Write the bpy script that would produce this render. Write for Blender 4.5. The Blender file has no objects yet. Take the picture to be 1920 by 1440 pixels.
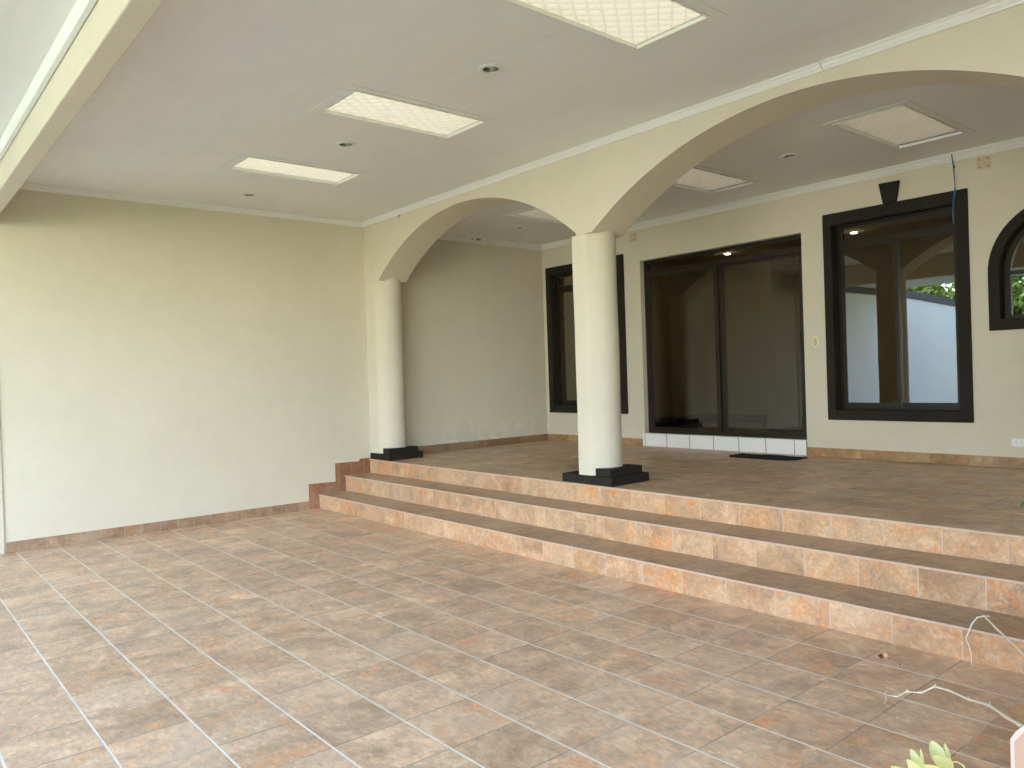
import bpy, bmesh, math, random
from mathutils import Vector, Matrix, noise as mnoise

random.seed(7)
scene = bpy.context.scene
COL = scene.collection
R = math.radians

# ------------------------------------------------------------------ measures (metres)
H = 0.50                       # porch floor above the carport floor
R1, R2 = 0.1626, 0.3392        # tops of the first and second step
Y1, Y2 = -0.667, -0.328        # fronts of the first and second step
YB = 2.91                      # face of the house wall
YF, YK = 0.02, 0.40            # front and back of the arcade
ZC = 3.323                     # carport ceiling
ZPC = 3.292                    # porch ceiling
XE = 9.6                       # right end of the covered part
P = 0.33                       # tile pitch
XO = 0.493                     # phase of the tile joints
YA = -0.9815                   # phase of the tile rows

# ------------------------------------------------------------------ mesh helpers
class MB:
    def __init__(s):
        s.bm = bmesh.new()
    def quad(s, *pts):
        return s.bm.faces.new([s.bm.verts.new(p) for p in pts])
    def box(s, a, b):
        x0, y0, z0 = a; x1, y1, z1 = b
        v = [s.bm.verts.new(p) for p in ((x0,y0,z0),(x1,y0,z0),(x1,y1,z0),(x0,y1,z0),(x0,y0,z1),(x1,y0,z1),(x1,y1,z1),(x0,y1,z1))]
        for f in ((0,3,2,1),(4,5,6,7),(0,1,5,4),(1,2,6,5),(2,3,7,6),(3,0,4,7)):
            s.bm.faces.new([v[i] for i in f])
        return s
    def prism(s, pts, d):
        """closed polygon of 3-D points pushed along vector d"""
        d = Vector(d)
        a = [s.bm.verts.new(p) for p in pts]
        b = [s.bm.verts.new(Vector(p) + d) for p in pts]
        n = len(a)
        s.bm.faces.new(a[::-1]); s.bm.faces.new(b)
        for i in range(n):
            s.bm.faces.new((a[i], a[(i+1) % n], b[(i+1) % n], b[i]))
        return s
    def ring(s, outer, inner, d):
        """frame between two loops of equal length pushed along d"""
        d = Vector(d); n = len(outer)
        L = []
        for loop, off in ((outer, Vector()), (inner, Vector()), (outer, d), (inner, d)):
            L.append([s.bm.verts.new(Vector(p) + off) for p in loop])
        o, i_, o2, i2 = L
        for k in range(n):
            m = (k+1) % n
            s.bm.faces.new((o[k], o[m], i_[m], i_[k]))
            s.bm.faces.new((o2[m], o2[k], i2[k], i2[m]))
            s.bm.faces.new((o[m], o[k], o2[k], o2[m]))
            s.bm.faces.new((i_[k], i_[m], i2[m], i2[k]))
        return s
    def lathe(s, prof, c=(0,0,0), n=48, cap=True):
        rings = []
        for r, z in prof:
            rings.append([s.bm.verts.new((c[0]+r*math.cos(2*math.pi*k/n), c[1]+r*math.sin(2*math.pi*k/n), c[2]+z)) for k in range(n)])
        for a, b in zip(rings, rings[1:]):
            for k in range(n):
                s.bm.faces.new((a[k], a[(k+1) % n], b[(k+1) % n], b[k]))
        if cap:
            s.bm.faces.new(rings[0][::-1]); s.bm.faces.new(rings[-1])
        return s
    def tube(s, pts, rad, n=8):
        pts = [Vector(p) for p in pts]
        if not hasattr(rad, '__len__'): rad = [rad]*len(pts)
        rings = []
        for i, p in enumerate(pts):
            t = (pts[min(i+1, len(pts)-1)] - pts[max(i-1, 0)]).normalized()
            u = t.orthogonal().normalized() if i == 0 else (u - t*u.dot(t)).normalized()
            w = t.cross(u)
            rings.append([s.bm.verts.new(p + (u*math.cos(2*math.pi*k/n) + w*math.sin(2*math.pi*k/n))*rad[i]) for k in range(n)])
        for a, b in zip(rings, rings[1:]):
            for k in range(n):
                s.bm.faces.new((a[k], a[(k+1) % n], b[(k+1) % n], b[k]))
        s.bm.faces.new(rings[0][::-1]); s.bm.faces.new(rings[-1])
        return s
    def build(s, name, mat, parent=None, smooth=False, bevel=0, angle=40):
        bmesh.ops.recalc_face_normals(s.bm, faces=s.bm.faces[:])
        me = bpy.data.meshes.new(name)
        s.bm.to_mesh(me); s.bm.free()
        o = bpy.data.objects.new(name, me)
        COL.objects.link(o)
        if mat: me.materials.append(mat)
        if smooth:
            for p in me.polygons: p.use_smooth = True
            md = o.modifiers.new('split', 'EDGE_SPLIT'); md.split_angle = R(angle)
        if bevel:
            b = o.modifiers.new('soft', 'BEVEL'); b.width = bevel; b.segments = 2; b.limit_method = 'ANGLE'; b.angle_limit = R(50)
        if parent is not None: adopt(o, parent)
        return o

def adopt(o, parent):
    """parent while keeping the place (things sit in the world unrotated)"""
    o.parent = parent
    loc = Vector()
    p = parent
    while p is not None:
        loc += p.location; p = p.parent
    o.location = o.location - loc if o.type != 'EMPTY' else o.location - loc

def thing(name, loc, label, cat, group=None, parent=None):
    o = bpy.data.objects.new(name, None); COL.objects.link(o)
    o.location = loc; o.empty_display_size = .1
    if label: o['label'] = label
    if cat: o['category'] = cat
    if group: o['group'] = group
    if parent is not None:
        o.parent = parent
        l = Vector(); p = parent
        while p is not None: l += p.location; p = p.parent
        o.location = Vector(loc) - l
    return o

def tag(o, label, cat, group=None):
    o['label'] = label; o['category'] = cat
    if group: o['group'] = group
    return o

def struct(o, label, cat):
    o['kind'] = 'structure'; o['label'] = label; o['category'] = cat
    return o

# ------------------------------------------------------------------ material helpers
class NT:
    def __init__(s, name):
        s.m = bpy.data.materials.new(name); s.m.use_nodes = True
        s.t = s.m.node_tree; s.n = s.t.nodes; s.l = s.t.links
        s.b = s.n['Principled BSDF']; s.out = s.n['Material Output']
    def new(s, t, **kw):
        n = s.n.new(t)
        for k, v in kw.items(): setattr(n, k, v)
        return n
    def set(s, sock, v):
        if hasattr(v, 'is_output') or isinstance(v, bpy.types.NodeSocket): s.l.new(v, sock)
        else: sock.default_value = v
    def math(s, op, a, b=0.0, c=0.0, clamp=False):
        n = s.new('ShaderNodeMath', operation=op, use_clamp=clamp)
        s.set(n.inputs[0], a); s.set(n.inputs[1], b)
        if op in ('MULTIPLY_ADD', 'SMOOTH_MIN'): s.set(n.inputs[2], c)
        return n.outputs[0]
    def mix(s, f, a, b, mode='MIX'):
        n = s.new('ShaderNodeMix', data_type='RGBA', blend_type=mode)
        s.set(n.inputs[0], f)
        for i, v in ((6, a), (7, b)):
            if isinstance(v, tuple): v = v + (1,) if len(v) == 3 else v
            s.set(n.inputs[i], v)
        return n.outputs[2]
    def smooth(s, v, a, b):
        n = s.new('ShaderNodeMapRange', interpolation_type='SMOOTHSTEP')
        s.set(n.inputs[0], v); n.inputs[1].default_value = a; n.inputs[2].default_value = b
        return n.outputs[0]
    def pos(s):
        return s.new('ShaderNodeNewGeometry').outputs['Position']
    def noise(s, vec, scale, detail=4, rough=.55, w=None, dist=0):
        n = s.new('ShaderNodeTexNoise')
        if w is not None: n.noise_dimensions = '4D'; s.set(n.inputs['W'], w)
        s.set(n.inputs['Vector'], vec); n.inputs['Scale'].default_value = scale
        n.inputs['Detail'].default_value = detail; n.inputs['Roughness'].default_value = rough
        n.inputs['Distortion'].default_value = dist
        return n.outputs['Fac']
    def ramp(s, f, stops):
        n = s.new('ShaderNodeValToRGB'); s.set(n.inputs[0], f)
        e = n.color_ramp.elements
        while len(e) < len(stops): e.new(.5)
        for i, (p, c) in enumerate(stops):
            e[i].position = p; e[i].color = c + (1,) if len(c) == 3 else c
        return n.outputs[0]
    def scalev(s, v, k):
        n = s.new('ShaderNodeVectorMath', operation='MULTIPLY'); s.set(n.inputs[0], v); n.inputs[1].default_value = k
        return n.outputs[0]
    def bump(s, h, strength=.3, dist=.01, normal=None):
        n = s.new('ShaderNodeBump'); s.set(n.inputs['Height'], h)
        n.inputs['Strength'].default_value = strength; n.inputs['Distance'].default_value = dist
        if normal is not None: s.set(n.inputs['Normal'], normal)
        s.l.new(n.outputs[0], s.b.inputs['Normal']); return n.outputs[0]
    def base(s, c, rough=.6, spec=.5, metal=0.):
        if isinstance(c, tuple) and len(c) == 3: c = c + (1,)
        s.set(s.b.inputs['Base Color'], c); s.set(s.b.inputs['Roughness'], rough)
        s.b.inputs['Specular IOR Level'].default_value = spec; s.b.inputs['Metallic'].default_value = metal
        return s.m

def plaster(name, col, amount=.05, rough=.85, bump=.25, stain=False):
    t = NT(name); p = t.pos()
    big = t.noise(p, .9, 4, .6); fine = t.noise(p, 6, 5, .6)
    v = t.math('MULTIPLY_ADD', big, amount*2, 1-amount)
    v = t.math('MULTIPLY', v, t.math('MULTIPLY_ADD', fine, amount, 1-amount*.5))
    c = t.mix(1., col, v, 'MULTIPLY')
    if stain:
        # salt bloom and rubbed patches low on the porch part of the wall
        sx = t.new('ShaderNodeSeparateXYZ'); t.l.new(p, sx.inputs[0])
        band = t.math('MULTIPLY', t.smooth(sx.outputs[1], .7, 1.5), t.math('SUBTRACT', 1., t.smooth(sx.outputs[2], .62, .98)))
        band = t.math('MULTIPLY', band, t.math('SUBTRACT', 1., t.smooth(sx.outputs[0], .02, .08)))
        st = t.noise(t.scalev(p, (1, 1, 1.4)), 5.5, 8, .72, dist=.6)
        m = t.math('MULTIPLY', band, t.smooth(st, .50, .60))
        g = t.math('MULTIPLY', band, t.smooth(t.noise(p, 2.2, 5, .6), .45, .7))
        c = t.mix(t.math('MULTIPLY', g, .35), c, (.47, .47, .38))
        c = t.mix(t.math('MULTIPLY', m, .75), c, (.72, .72, .66))
    t.base(c, rough, .15)
    h = t.math('ADD', t.math('MULTIPLY', t.noise(p, 38, 6, .65), .5), t.math('MULTIPLY', t.noise(p, 5, 3, .5), 1.2))
    t.bump(h, bump, .012)
    return t.m

def simple(name, col, rough=.5, spec=.5, metal=0., nz=0., nscale=30, bump=0.):
    t = NT(name)
    if nz:
        p = t.pos(); f = t.noise(p, nscale, 5, .6)
        c = t.mix(1., col, t.math('MULTIPLY_ADD', f, nz*2, 1-nz), 'MULTIPLY')
        t.base(c, rough, spec, metal)
        if bump: t.bump(f, bump, .004)
    else: t.base(col, rough, spec, metal)
    return t.m

def tile(name, ax, offs, pitch=(P, P), lines=(True, True), grout=((.30,.245,.19), (.92,.85,.76)), wid=(.0042, .0086), tone=1., seed=0., warm=0., rough=.36, tint=(1., 1., 1.)):
    """glazed stone-look tile: ax picks the two world axes, offs their phase"""
    t = NT(name); p = t.pos()
    sx = t.new('ShaderNodeSeparateXYZ'); t.l.new(p, sx.inputs[0])
    cell, edge = [], []
    for k in (0, 1):
        u = t.math('DIVIDE', t.math('SUBTRACT', sx.outputs[ax[k]], offs[k]), pitch[k])
        cell.append(t.math('FLOOR', u))
        fr = t.math('FRACT', u)
        d = t.math('MULTIPLY', t.math('MINIMUM', fr, t.math('SUBTRACT', 1., fr)), pitch[k])
        edge.append(d)
    cv = t.new('ShaderNodeCombineXYZ'); t.l.new(cell[0], cv.inputs[0]); t.l.new(cell[1], cv.inputs[1]); cv.inputs[2].default_value = seed
    wn = t.new('ShaderNodeTexWhiteNoise', noise_dimensions='3D'); t.l.new(cv.outputs[0], wn.inputs[0])
    rs = t.new('ShaderNodeSeparateColor'); t.l.new(wn.outputs['Color'], rs.inputs[0])
    ra, rb, rc = rs.outputs
    w = t.math('MULTIPLY', ra, 60.)
    a = t.noise(p, 4.2, 12, .68, w, .7)
    b = t.noise(p, 6.5, 12, .74, t.math('ADD', w, 9.), .9)
    g = t.noise(p, 2.6, 4, .55, t.math('ADD', w, 21.), .2)
    c = t.ramp(a, [(.28, (.19*tone, .135*tone, .098*tone)), (.43, (.30*tone, .215*tone, .152*tone)), (.55, (.385*tone, .29*tone, .205*tone)), (.70, (.50*tone, .405*tone, .30*tone))])
    om = t.math('MULTIPLY', t.smooth(b, .50-warm*.10, .64+warm*.04), t.math('MULTIPLY_ADD', t.smooth(rb, .25, .8), .95, .04+warm*.6), clamp=True)
    c = t.mix(om, c, (.41*tone, .228*tone, .118*tone))
    gm = t.math('MULTIPLY', t.smooth(g, .42, .66), t.math('MULTIPLY_ADD', t.smooth(rc, .3, .9), .65, .04-warm*.2), clamp=True)
    c = t.mix(gm, c, (.36*tone, .29*tone, .225*tone))
    fl = t.math('MULTIPLY', t.smooth(t.noise(p, 13, 10, .78, w), .53, .64), t.math('MULTIPLY_ADD', ra, .9, .25))
    c = t.mix(t.math('MULTIPLY', fl, .5, clamp=True), c, (.54*tone, .45*tone, .345*tone))
    dk = t.smooth(t.noise(p, 17, 9, .75, t.math('ADD', w, 3.)), .56, .68)
    c = t.mix(t.math('MULTIPLY', dk, .33), c, (.12*tone, .085*tone, .062*tone))
    v = t.math('MULTIPLY_ADD', rc, .17, .915)
    c = t.mix(1., c, v, 'MULTIPLY')
    c = t.mix(1., c, tint, 'MULTIPLY')
    fs = t.noise(t.scalev(p, (.45, 1., 1.)) if ax == (0, 1) else p, 46, 8, .75, w)
    c = t.mix(1., c, t.math('MULTIPLY_ADD', t.smooth(fs, .32, .68), .34, .84), 'MULTIPLY')
    # dust worn into the surface over several tiles
    du = t.math('MULTIPLY', t.smooth(t.noise(p, 1.1, 6, .65), .48, .75), .25)
    c = t.mix(du, c, (.52, .44, .35))
    hh = None
    gn = t.noise(p, 3.0, 5, .7)
    for k in (0, 1):
        if not lines[k]: continue
        m = t.math('SUBTRACT', 1., t.smooth(edge[k], wid[k]*.42, wid[k]*.72))
        gc = t.mix(t.smooth(gn, .40, .66), grout[k], tuple((.45, .78)[k]*x + (.55, .22)[k]*y for x, y in zip(grout[k], grout[1-k])))
        c = t.mix(m, c, gc)
        hh = m if hh is None else t.math('MAXIMUM', hh, m)
    ro = t.math('MULTIPLY_ADD', a, .28, rough-.10)
    h = t.math('MULTIPLY', a, .5)
    if hh is not None:
        h = t.math('SUBTRACT', h, t.math('MULTIPLY', hh, .8))
        ro = t.math('MAXIMUM', ro, t.math('MULTIPLY', hh, .85))
    t.base(c, ro, .32)
    t.bump(h, .35, .004)
    return t.m

M = {}
M['wall'] = plaster('cream_plaster', (.66, .60, .475), .08, stain=True)
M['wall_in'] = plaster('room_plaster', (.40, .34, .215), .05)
def ceiling_paint():
    t = NT('ceiling_paint'); p = t.pos(); sx = t.new('ShaderNodeSeparateXYZ'); t.l.new(p, sx.inputs[0])
    st = t.noise(t.scalev(p, (.8, 5., 1.)), 2.2, 6, .65); bl = t.noise(p, .8, 5, .6); sp = t.smooth(t.noise(p, 30, 3, .5), .74, .78)
    jn = None
    for k, w_, o in ((0, 2.44, .55), (1, 1.22, .42)):
        fr = t.math('FRACT', t.math('DIVIDE', t.math('ADD', sx.outputs[k], o), w_))
        e = t.math('SUBTRACT', 1., t.smooth(t.math('MULTIPLY', t.math('MINIMUM', fr, t.math('SUBTRACT', 1., fr)), w_), .002, .03))
        jn = e if jn is None else t.math('MAXIMUM', jn, e)
    jn = t.math('MULTIPLY', jn, t.smooth(t.noise(p, 1.4, 3, .6), .42, .7))
    v = t.math('MULTIPLY', t.math('MULTIPLY_ADD', st, .10, .95), t.math('MULTIPLY_ADD', bl, .12, .94))
    c = t.mix(1., (.83, .825, .80), v, 'MULTIPLY')
    c = t.mix(t.math('MULTIPLY', jn, .10), c, (.5, .47, .42))
    c = t.mix(t.math('MULTIPLY', sp, .25), c, (.45, .38, .28))
    t.base(c, .8, .3)
    t.bump(t.math('ADD', t.math('MULTIPLY', st, .4), t.math('MULTIPLY', jn, .5)), .16, .006)
    return t.m
M['ceiling'] = ceiling_paint()
M['white'] = simple('white_trim', (.80, .79, .75), .5, .4, nz=.04, nscale=8)
M['trim'] = plaster('charcoal_plaster', (.027, .0222, .0172), .25, .8, .4)
M['bronze'] = simple('bronze_aluminium', (.027, .0195, .0115), .38, .4, .3, nz=.1)
M['rubber'] = simple('black_rubber', (.018, .018, .019), .75, .3, nz=.25, nscale=60, bump=.3)
M['floor'] = tile('floor_tile', (0, 1), (XO, YA), tone=1.95, tint=(1.03, .935, .86))
M['porch'] = tile('porch_tile', (0, 1), (XO-.06, 0.0), seed=3., tone=1.8, tint=(1., .90, .79))
M['tread1'] = tile('tread_tile', (0, 1), (XO, Y1-.012), lines=(True, False), seed=5., tone=1.25, tint=(1., .92, .84))  # treads: floor ceramic, its darker tone stands in for blocked overhead light
M['tread2'] = tile('tread_tile_upper', (0, 1), (XO+P*.5-.18, Y2-.012), lines=(True, False), seed=6., tone=1.25, tint=(1., .92, .84))
rg = ((.66, .50, .37), (.5, .38, .28))
M['riser1'] = tile('riser_tile_lower', (0, 2), (XO, -.1), (P, 1.), (True, False), rg, wid=(.0052, .005), tone=1.5, seed=11., warm=.5, tint=(1.06, .90, .74))
M['riser2'] = tile('riser_tile_middle', (0, 2), (5.767-16*P, -.1), (P, 1.), (True, False), rg, wid=(.0052, .005), tone=1.5, seed=12., warm=.5, tint=(1.06, .90, .74))
M['riser3'] = tile('riser_tile_upper', (0, 2), (5.767-16*P, -.1), (P, 1.), (True, False), rg, wid=(.0052, .005), tone=1.5, seed=13., warm=.5, tint=(1.06, .90, .74))
M['nosing'] = simple('pale_tile_edge', (.62, .46, .34), .5, .4, nz=.12, nscale=14)
M['base_y'] = tile('side_baseboard_tile', (1, 2), (-3.71, -.2), (P*.5, 1.), (True, False), ((.42,.36,.31), (.4,.3,.2)), wid=(.004, .004), tone=1.0, seed=21., warm=.05, tint=(1., .86, .76))
M['skirt'] = tile('stair_skirting_tile', (1, 2), (-3.71, -.2), (P*.5, 1.), (True, False), ((.36,.24,.18), (.4,.3,.2)), wid=(.005, .004), tone=.85, seed=22., warm=.45, tint=(1., .66, .53))
M['base_py'] = tile('porch_side_baseboard_tile', (1, 2), (.07, -.2), (P, 1.), (True, False), ((.26,.2,.16), (.4,.3,.2)), wid=(.004, .004), tone=.80, seed=23., warm=.3, tint=(1., .78, .6))
M['base_x'] = tile('porch_baseboard_tile', (0, 2), (.10, -.2), (P*.97, 1.), (True, False), ((.22,.14,.08), (.4,.3,.2)), wid=(.003, .004), tone=1.1, seed=24., warm=.5, tint=(1., .83, .58))
M['sill'] = simple('white_glazed_tile', (.87, .85, .82), .22, .5, nz=.03, nscale=10)
M['grout_dark'] = simple('grey_grout', (.09, .08, .07), .9, .2)
M['metal'] = simple('brushed_nickel', (.22, .21, .18), .35, .5, 1.)
M['lamp_glass'] = simple('lamp_glass', (.50, .52, .48), .12, .8)
M['ivory'] = simple('ivory_plastic', (.80, .73, .55), .35, .5)
M['beige'] = simple('beige_plastic', (.58, .46, .25), .4, .5)
M['whitep'] = simple('white_plastic', (.82, .81, .77), .35, .5)
M['plate'] = simple('painted_plate', (.60, .47, .32), .55, .4, nz=.06)
M['dark'] = simple('dark_hole', (.02, .016, .012), .8, .2)
M['blue'] = simple('blue_cord', (.035, .14, .27), .6, .3, nz=.3, nscale=40)
M['twig'] = simple('dry_stem', (.82, .74, .58), .7, .3, nz=.12, nscale=25)
M['nut'] = simple('tan_shell', (.55, .33, .18), .45, .5, nz=.25, nscale=60)
M['husk'] = simple('brown_husk', (.22, .09, .03), .7, .3, nz=.3, nscale=50)
M['mud'] = simple('dried_mud', (.36, .26, .14), .9, .2, nz=.3, nscale=60, bump=.5)
M['pink'] = plaster('pink_terracotta', (.50, .315, .225), .12, .7, .2)
M['pinkedge'] = simple('pale_edge', (.62, .47, .39), .6, .3, nz=.08)
M['soil'] = simple('soil', (.06, .045, .03), .95, .2, nz=.5, nscale=25, bump=.8)
M['concrete'] = plaster('driveway_concrete', (.27, .25, .20), .10, .9, .3)
M['bwall'] = plaster('boundary_render', (.77, .77, .76), .07, .85, .3)
M['bounce_wall'] = plaster('bounce_wall_render', (.68, .65, .60), .06, .85, .3)
M['cap'] = plaster('boundary_cap', (.10, .10, .11), .12, .8, .3)
M['navy'] = simple('navy_baseboard', (.018, .024, .03), .5, .4)
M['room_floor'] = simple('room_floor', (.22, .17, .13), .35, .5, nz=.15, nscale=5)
M['bark'] = simple('bark', (.10, .075, .05), .9, .2, nz=.4, nscale=18, bump=.6)

def leaf_mat(name, a, b, trans=.35):
    t = NT(name); p = t.pos()
    c = t.mix(t.noise(p, 7, 3, .6), a, b)
    t.base(c, .45, .4)
    tr = t.new('ShaderNodeBsdfTranslucent'); t.l.new(c, tr.inputs[0])
    mx = t.new('ShaderNodeMixShader'); mx.inputs[0].default_value = trans
    t.l.new(t.b.outputs[0], mx.inputs[1]); t.l.new(tr.outputs[0], mx.inputs[2]); t.l.new(mx.outputs[0], t.out.inputs[0])
    return t.m
M['lime'] = leaf_mat('yellow_green_leaf', (.66, .66, .24), (.80, .77, .40), .4)  # strong daylight on these leaves is put into their pale colour
M['leaf'] = leaf_mat('green_leaf', (.07, .20, .05), (.16, .34, .09), .35)
M['tree'] = leaf_mat('tree_leaf', (.045, .10, .015), (.12, .19, .03), .4)

def glass(name, tint, refl):
    """tinted pane: clear tint behind a mirror-like face that grows with the angle"""
    t = NT(name)
    t.n.remove(t.b)
    tr = t.new('ShaderNodeBsdfTransparent'); tr.inputs[0].default_value = tint + (1,)
    gl = t.new('ShaderNodeBsdfGlossy'); gl.inputs['Roughness'].default_value = 0.0; gl.inputs[0].default_value = (.96, .94, .89, 1)
    fr = t.new('ShaderNodeFresnel'); fr.inputs[0].default_value = refl
    mx = t.new('ShaderNodeMixShader')
    ge = t.new('ShaderNodeNewGeometry')              # only the outer face of the pane mirrors
    t.l.new(t.math('MULTIPLY', fr.outputs[0], t.math('SUBTRACT', 1., ge.outputs['Backfacing'])), mx.inputs[0]); t.l.new(tr.outputs[0], mx.inputs[1]); t.l.new(gl.outputs[0], mx.inputs[2])
    t.l.new(mx.outputs[0], t.out.inputs[0])
    return t.m
M['glass'] = glass('tinted_glass', (.42, .38, .30), 2.5)
M['door_glass'] = glass('dark_door_glass', (.46, .41, .32), 1.75)

def diffuser(name, col, dirt, streak):
    """thin moulded plastic panel that passes daylight"""
    t = NT(name); p = t.pos()
    sx = t.new('ShaderNodeSeparateXYZ'); t.l.new(p, sx.inputs[0])
    d = []
    for sgn in (1, -1):
        u = t.math('MULTIPLY', t.math('MULTIPLY_ADD', sx.outputs[1], .8*sgn, sx.outputs[0]), 10.)
        d.append(t.math('ABSOLUTE', t.math('SINE', t.math('MULTIPLY', u, 3.4))))
    h = t.math('MULTIPLY', d[0], d[1])
    rib = t.math('SUBTRACT', 1., t.smooth(t.math('MINIMUM', d[0], d[1]), .0, .55))
    sp = t.smooth(t.noise(p, 34, 3, .6), .70, .76)
    ed = t.smooth(t.noise(p, 2.3, 5, .65), .50, .75)
    c = t.mix(t.math('MULTIPLY_ADD', rib, .34, 0.), col, tuple(x*.35 for x in col))
    c = t.mix(t.math('MULTIPLY', ed, streak), c, dirt)
    c = t.mix(t.math('MULTIPLY', sp, .55), c, tuple(x*.5 for x in dirt))
    tr = t.new('ShaderNodeBsdfTranslucent'); t.l.new(c, tr.inputs[0])
    df = t.new('ShaderNodeBsdfDiffuse'); df.inputs[0].default_value = (.62, .58, .48, 1)
    bp = t.new('ShaderNodeBump'); t.l.new(h, bp.inputs['Height']); bp.inputs['Strength'].default_value = .45; bp.inputs['Distance'].default_value = .006
    t.l.new(bp.outputs[0], tr.inputs['Normal']); t.l.new(bp.outputs[0], df.inputs['Normal'])
    mx = t.new('ShaderNodeMixShader'); mx.inputs[0].default_value = .45
    t.l.new(tr.outputs[0], mx.inputs[1]); t.l.new(df.outputs[0], mx.inputs[2]); t.l.new(mx.outputs[0], t.out.inputs[0])
    return t.m
M['panel'] = diffuser('skylight_plastic', (.078, .073, .051), (.052, .038, .018), .40)
M['panel_dull'] = diffuser('dim_yellowed_skylight_plastic', (.031, .027, .0185), (.020, .015, .009), .5)  # yellowed plastic; weaker daylight over the porch is put into its colour

def emit(name, col, s):
    t = NT(name); t.b.inputs['Emission Color'].default_value = col + (1,); t.b.inputs['Emission Strength'].default_value = s
    return t.m
M['bulb'] = emit('lit_bulb', (1., .93, .8), 16.)

# ------------------------------------------------------------------ ground, floors
def sheet(name, x0, x1, y0, y1, z, mat):
    m = MB(); m.quad((x0, y0, z), (x1, y0, z), (x1, y1, z), (x0, y1, z)); return m.build(name, mat)

def ground_mat():
    t = NT('lawn'); p = t.pos()
    c = t.mix(t.noise(p, 3, 6, .7), (.075, .12, .03), (.16, .21, .06))
    t.base(c, .9, .2); t.bump(t.noise(p, 60, 4, .7), .8, .05); return t.m
struct(sheet('ground', -120, 120, -120, 120, -.03, ground_mat()), 'grassy ground around the house and driveway', 'ground')
struct(sheet('driveway', .0, 12.0, -9.5, -5.3, -.012, M['concrete']), 'pale concrete driveway in front of the carport', 'driveway')
m = MB(); m.box((0, -5.3, -.2), (XE, Y1, 0)); m.box((0, Y1, -.2), (XE, YB, -.004))
struct(m.build('carport_floor', M['floor']), 'brown stone-look tiled carport floor with pale grout lines', 'floor')

m = MB(); m.box((0.0, -.012, H-.012), (XE, YB+.02, H))
struct(m.build('porch_floor', M['porch']), 'raised brown tiled porch floor behind the columns', 'floor')

# ------------------------------------------------------------------ the steps
st = thing('porch_steps', (4.8, -.33, 0), 'three broad tiled steps with orange mottled risers up to the porch', 'steps')
def riser(y, z0, z1, mat):
    m = MB(); m.box((.011, y, z0), (XE, y+.012, z1)); m.build('riser', mat, st)
def tread(y0, y1, z, mat):
    m = MB(); m.box((.011, y0, z-.011), (XE, y1, z)); m.build('tread', mat, st)
def nosing(y, z):
    # the cut front edge of the tread tiles, a slim pale line
    m = MB(); m.box((.011, y-.004, z-.0125), (XE, y-.0005, z-.0008)); m.build('nosing', M['nosing'], st, bevel=.0015)
riser(Y1, 0, R1-.011, M['riser1']); tread(Y1-.010, Y2, R1, M['tread1']); nosing(Y1-.010, R1)
riser(Y2, R1, R2-.011, M['riser2']); tread(Y2-.010, 0, R2, M['tread2']); nosing(Y2-.010, R2)
riser(0, R2, H-.012, M['riser3']); nosing(-.012, H)

# ------------------------------------------------------------------ the side wall
sw = thing('side_wall', (0, -.4, 0), 'long cream plastered side wall running from the carport into the porch', 'wall')
m = MB(); m.box((-.15, -3.70, -.1), (0, YB, 3.72)); m.build('plaster', M['wall'], sw)
m = MB(); m.box((-.15, -3.83, -.1), (.018, -3.701, 2.93)); m.build('pilaster', M['wall'], sw, bevel=.008)
m = MB(); m.box((.0, -3.69, 0), (.011, -.79, .095)); m.build('baseboard', M['base_y'], sw, bevel=.002)
m = MB(); m.prism([(0, y, z) for y, z in ((-.7895, 0), (-.7895, .285), (-.455, .278), (-.455, .492), (-.15, .486), (-.12, .515), (.02, .512), (.02, 0))], (.0105, 0, 0))
m.build('stair_skirting', M['skirt'], sw, bevel=.002)
m = MB(); m.box((0, .50, H), (.011, YB, H+.093)); m.build('baseboard', M['base_py'], sw, bevel=.002)

def cornice(parent, a, b, inward, zt, size, name='cornice'):
    """moulding against a ceiling from a to b (plan points), inward = direction off the wall"""
    a = Vector((a[0], a[1], 0)); b = Vector((b[0], b[1], 0)); n = Vector((inward[0], inward[1], 0))
    s = size
    prof = [(0, -s), (.25*s, -s), (.30*s, -.80*s), (.62*s, -.52*s), (.66*s, -.30*s), (.95*s, -.16*s), (s, 0), (0, 0)]
    mm = MB()
    mm.prism([a + n*u + Vector((0, 0, zt+w)) for u, w in prof], b - a)
    return mm.build(name, M['white'], parent)
cornice(sw, (0.001, -3.70), (0.001, .02), (1, 0), ZC-.001, .050)
cornice(sw, (0.001, .40), (0.001, YB), (1, 0), ZPC-.001, .068)

# ------------------------------------------------------------------ the arcade
ar = thing('arcade', (3.6, .2, H), 'cream plastered arcade of wide arches on round columns between carport and porch', 'arcade')
arcs = [(.323, 3.594, 1.957, .620, 2.572), (3.755, 7.360, 5.558, .250, 2.958), (7.52, XE, 8.6, 1.62, 1.46)]
def soffit(x):
    for x0, x1, xc, zc, rr in arcs:
        if x0 < x < x1:
            return max(2.6, zc + math.sqrt(max(0, rr*rr - (x-xc)**2)))
    return 2.6
xs = [0.0]
for x0, x1, *_ in arcs:
    n = 64
    xs += [x0 + (x1-x0)*k/n for k in range(n+1)]
m = MB(); bm = m.bm
cols = []
for x in xs:
    z = soffit(x)
    cols.append([bm.verts.new((x, YF, z)), bm.verts.new((x, YF, 3.70)), bm.verts.new((x, YK, z)), bm.verts.new((x, YK, 3.70))])
for a, b in zip(cols, cols[1:]):
    bm.faces.new((a[0], b[0], b[1], a[1])); bm.faces.new((b[2], a[2], a[3], b[3])); bm.faces.new((a[2], b[2], b[0], a[0]))
m.build('arch_wall', M['wall'], ar, smooth=True, angle=30)
cornice(ar, (.0, YF-.001), (5.797, YF-.001), (0, -1), ZC-.001, .050)
cornice(ar, (5.803, YF-.001), (XE, YF-.001), (0, -1), ZC-.001, .050)
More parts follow.
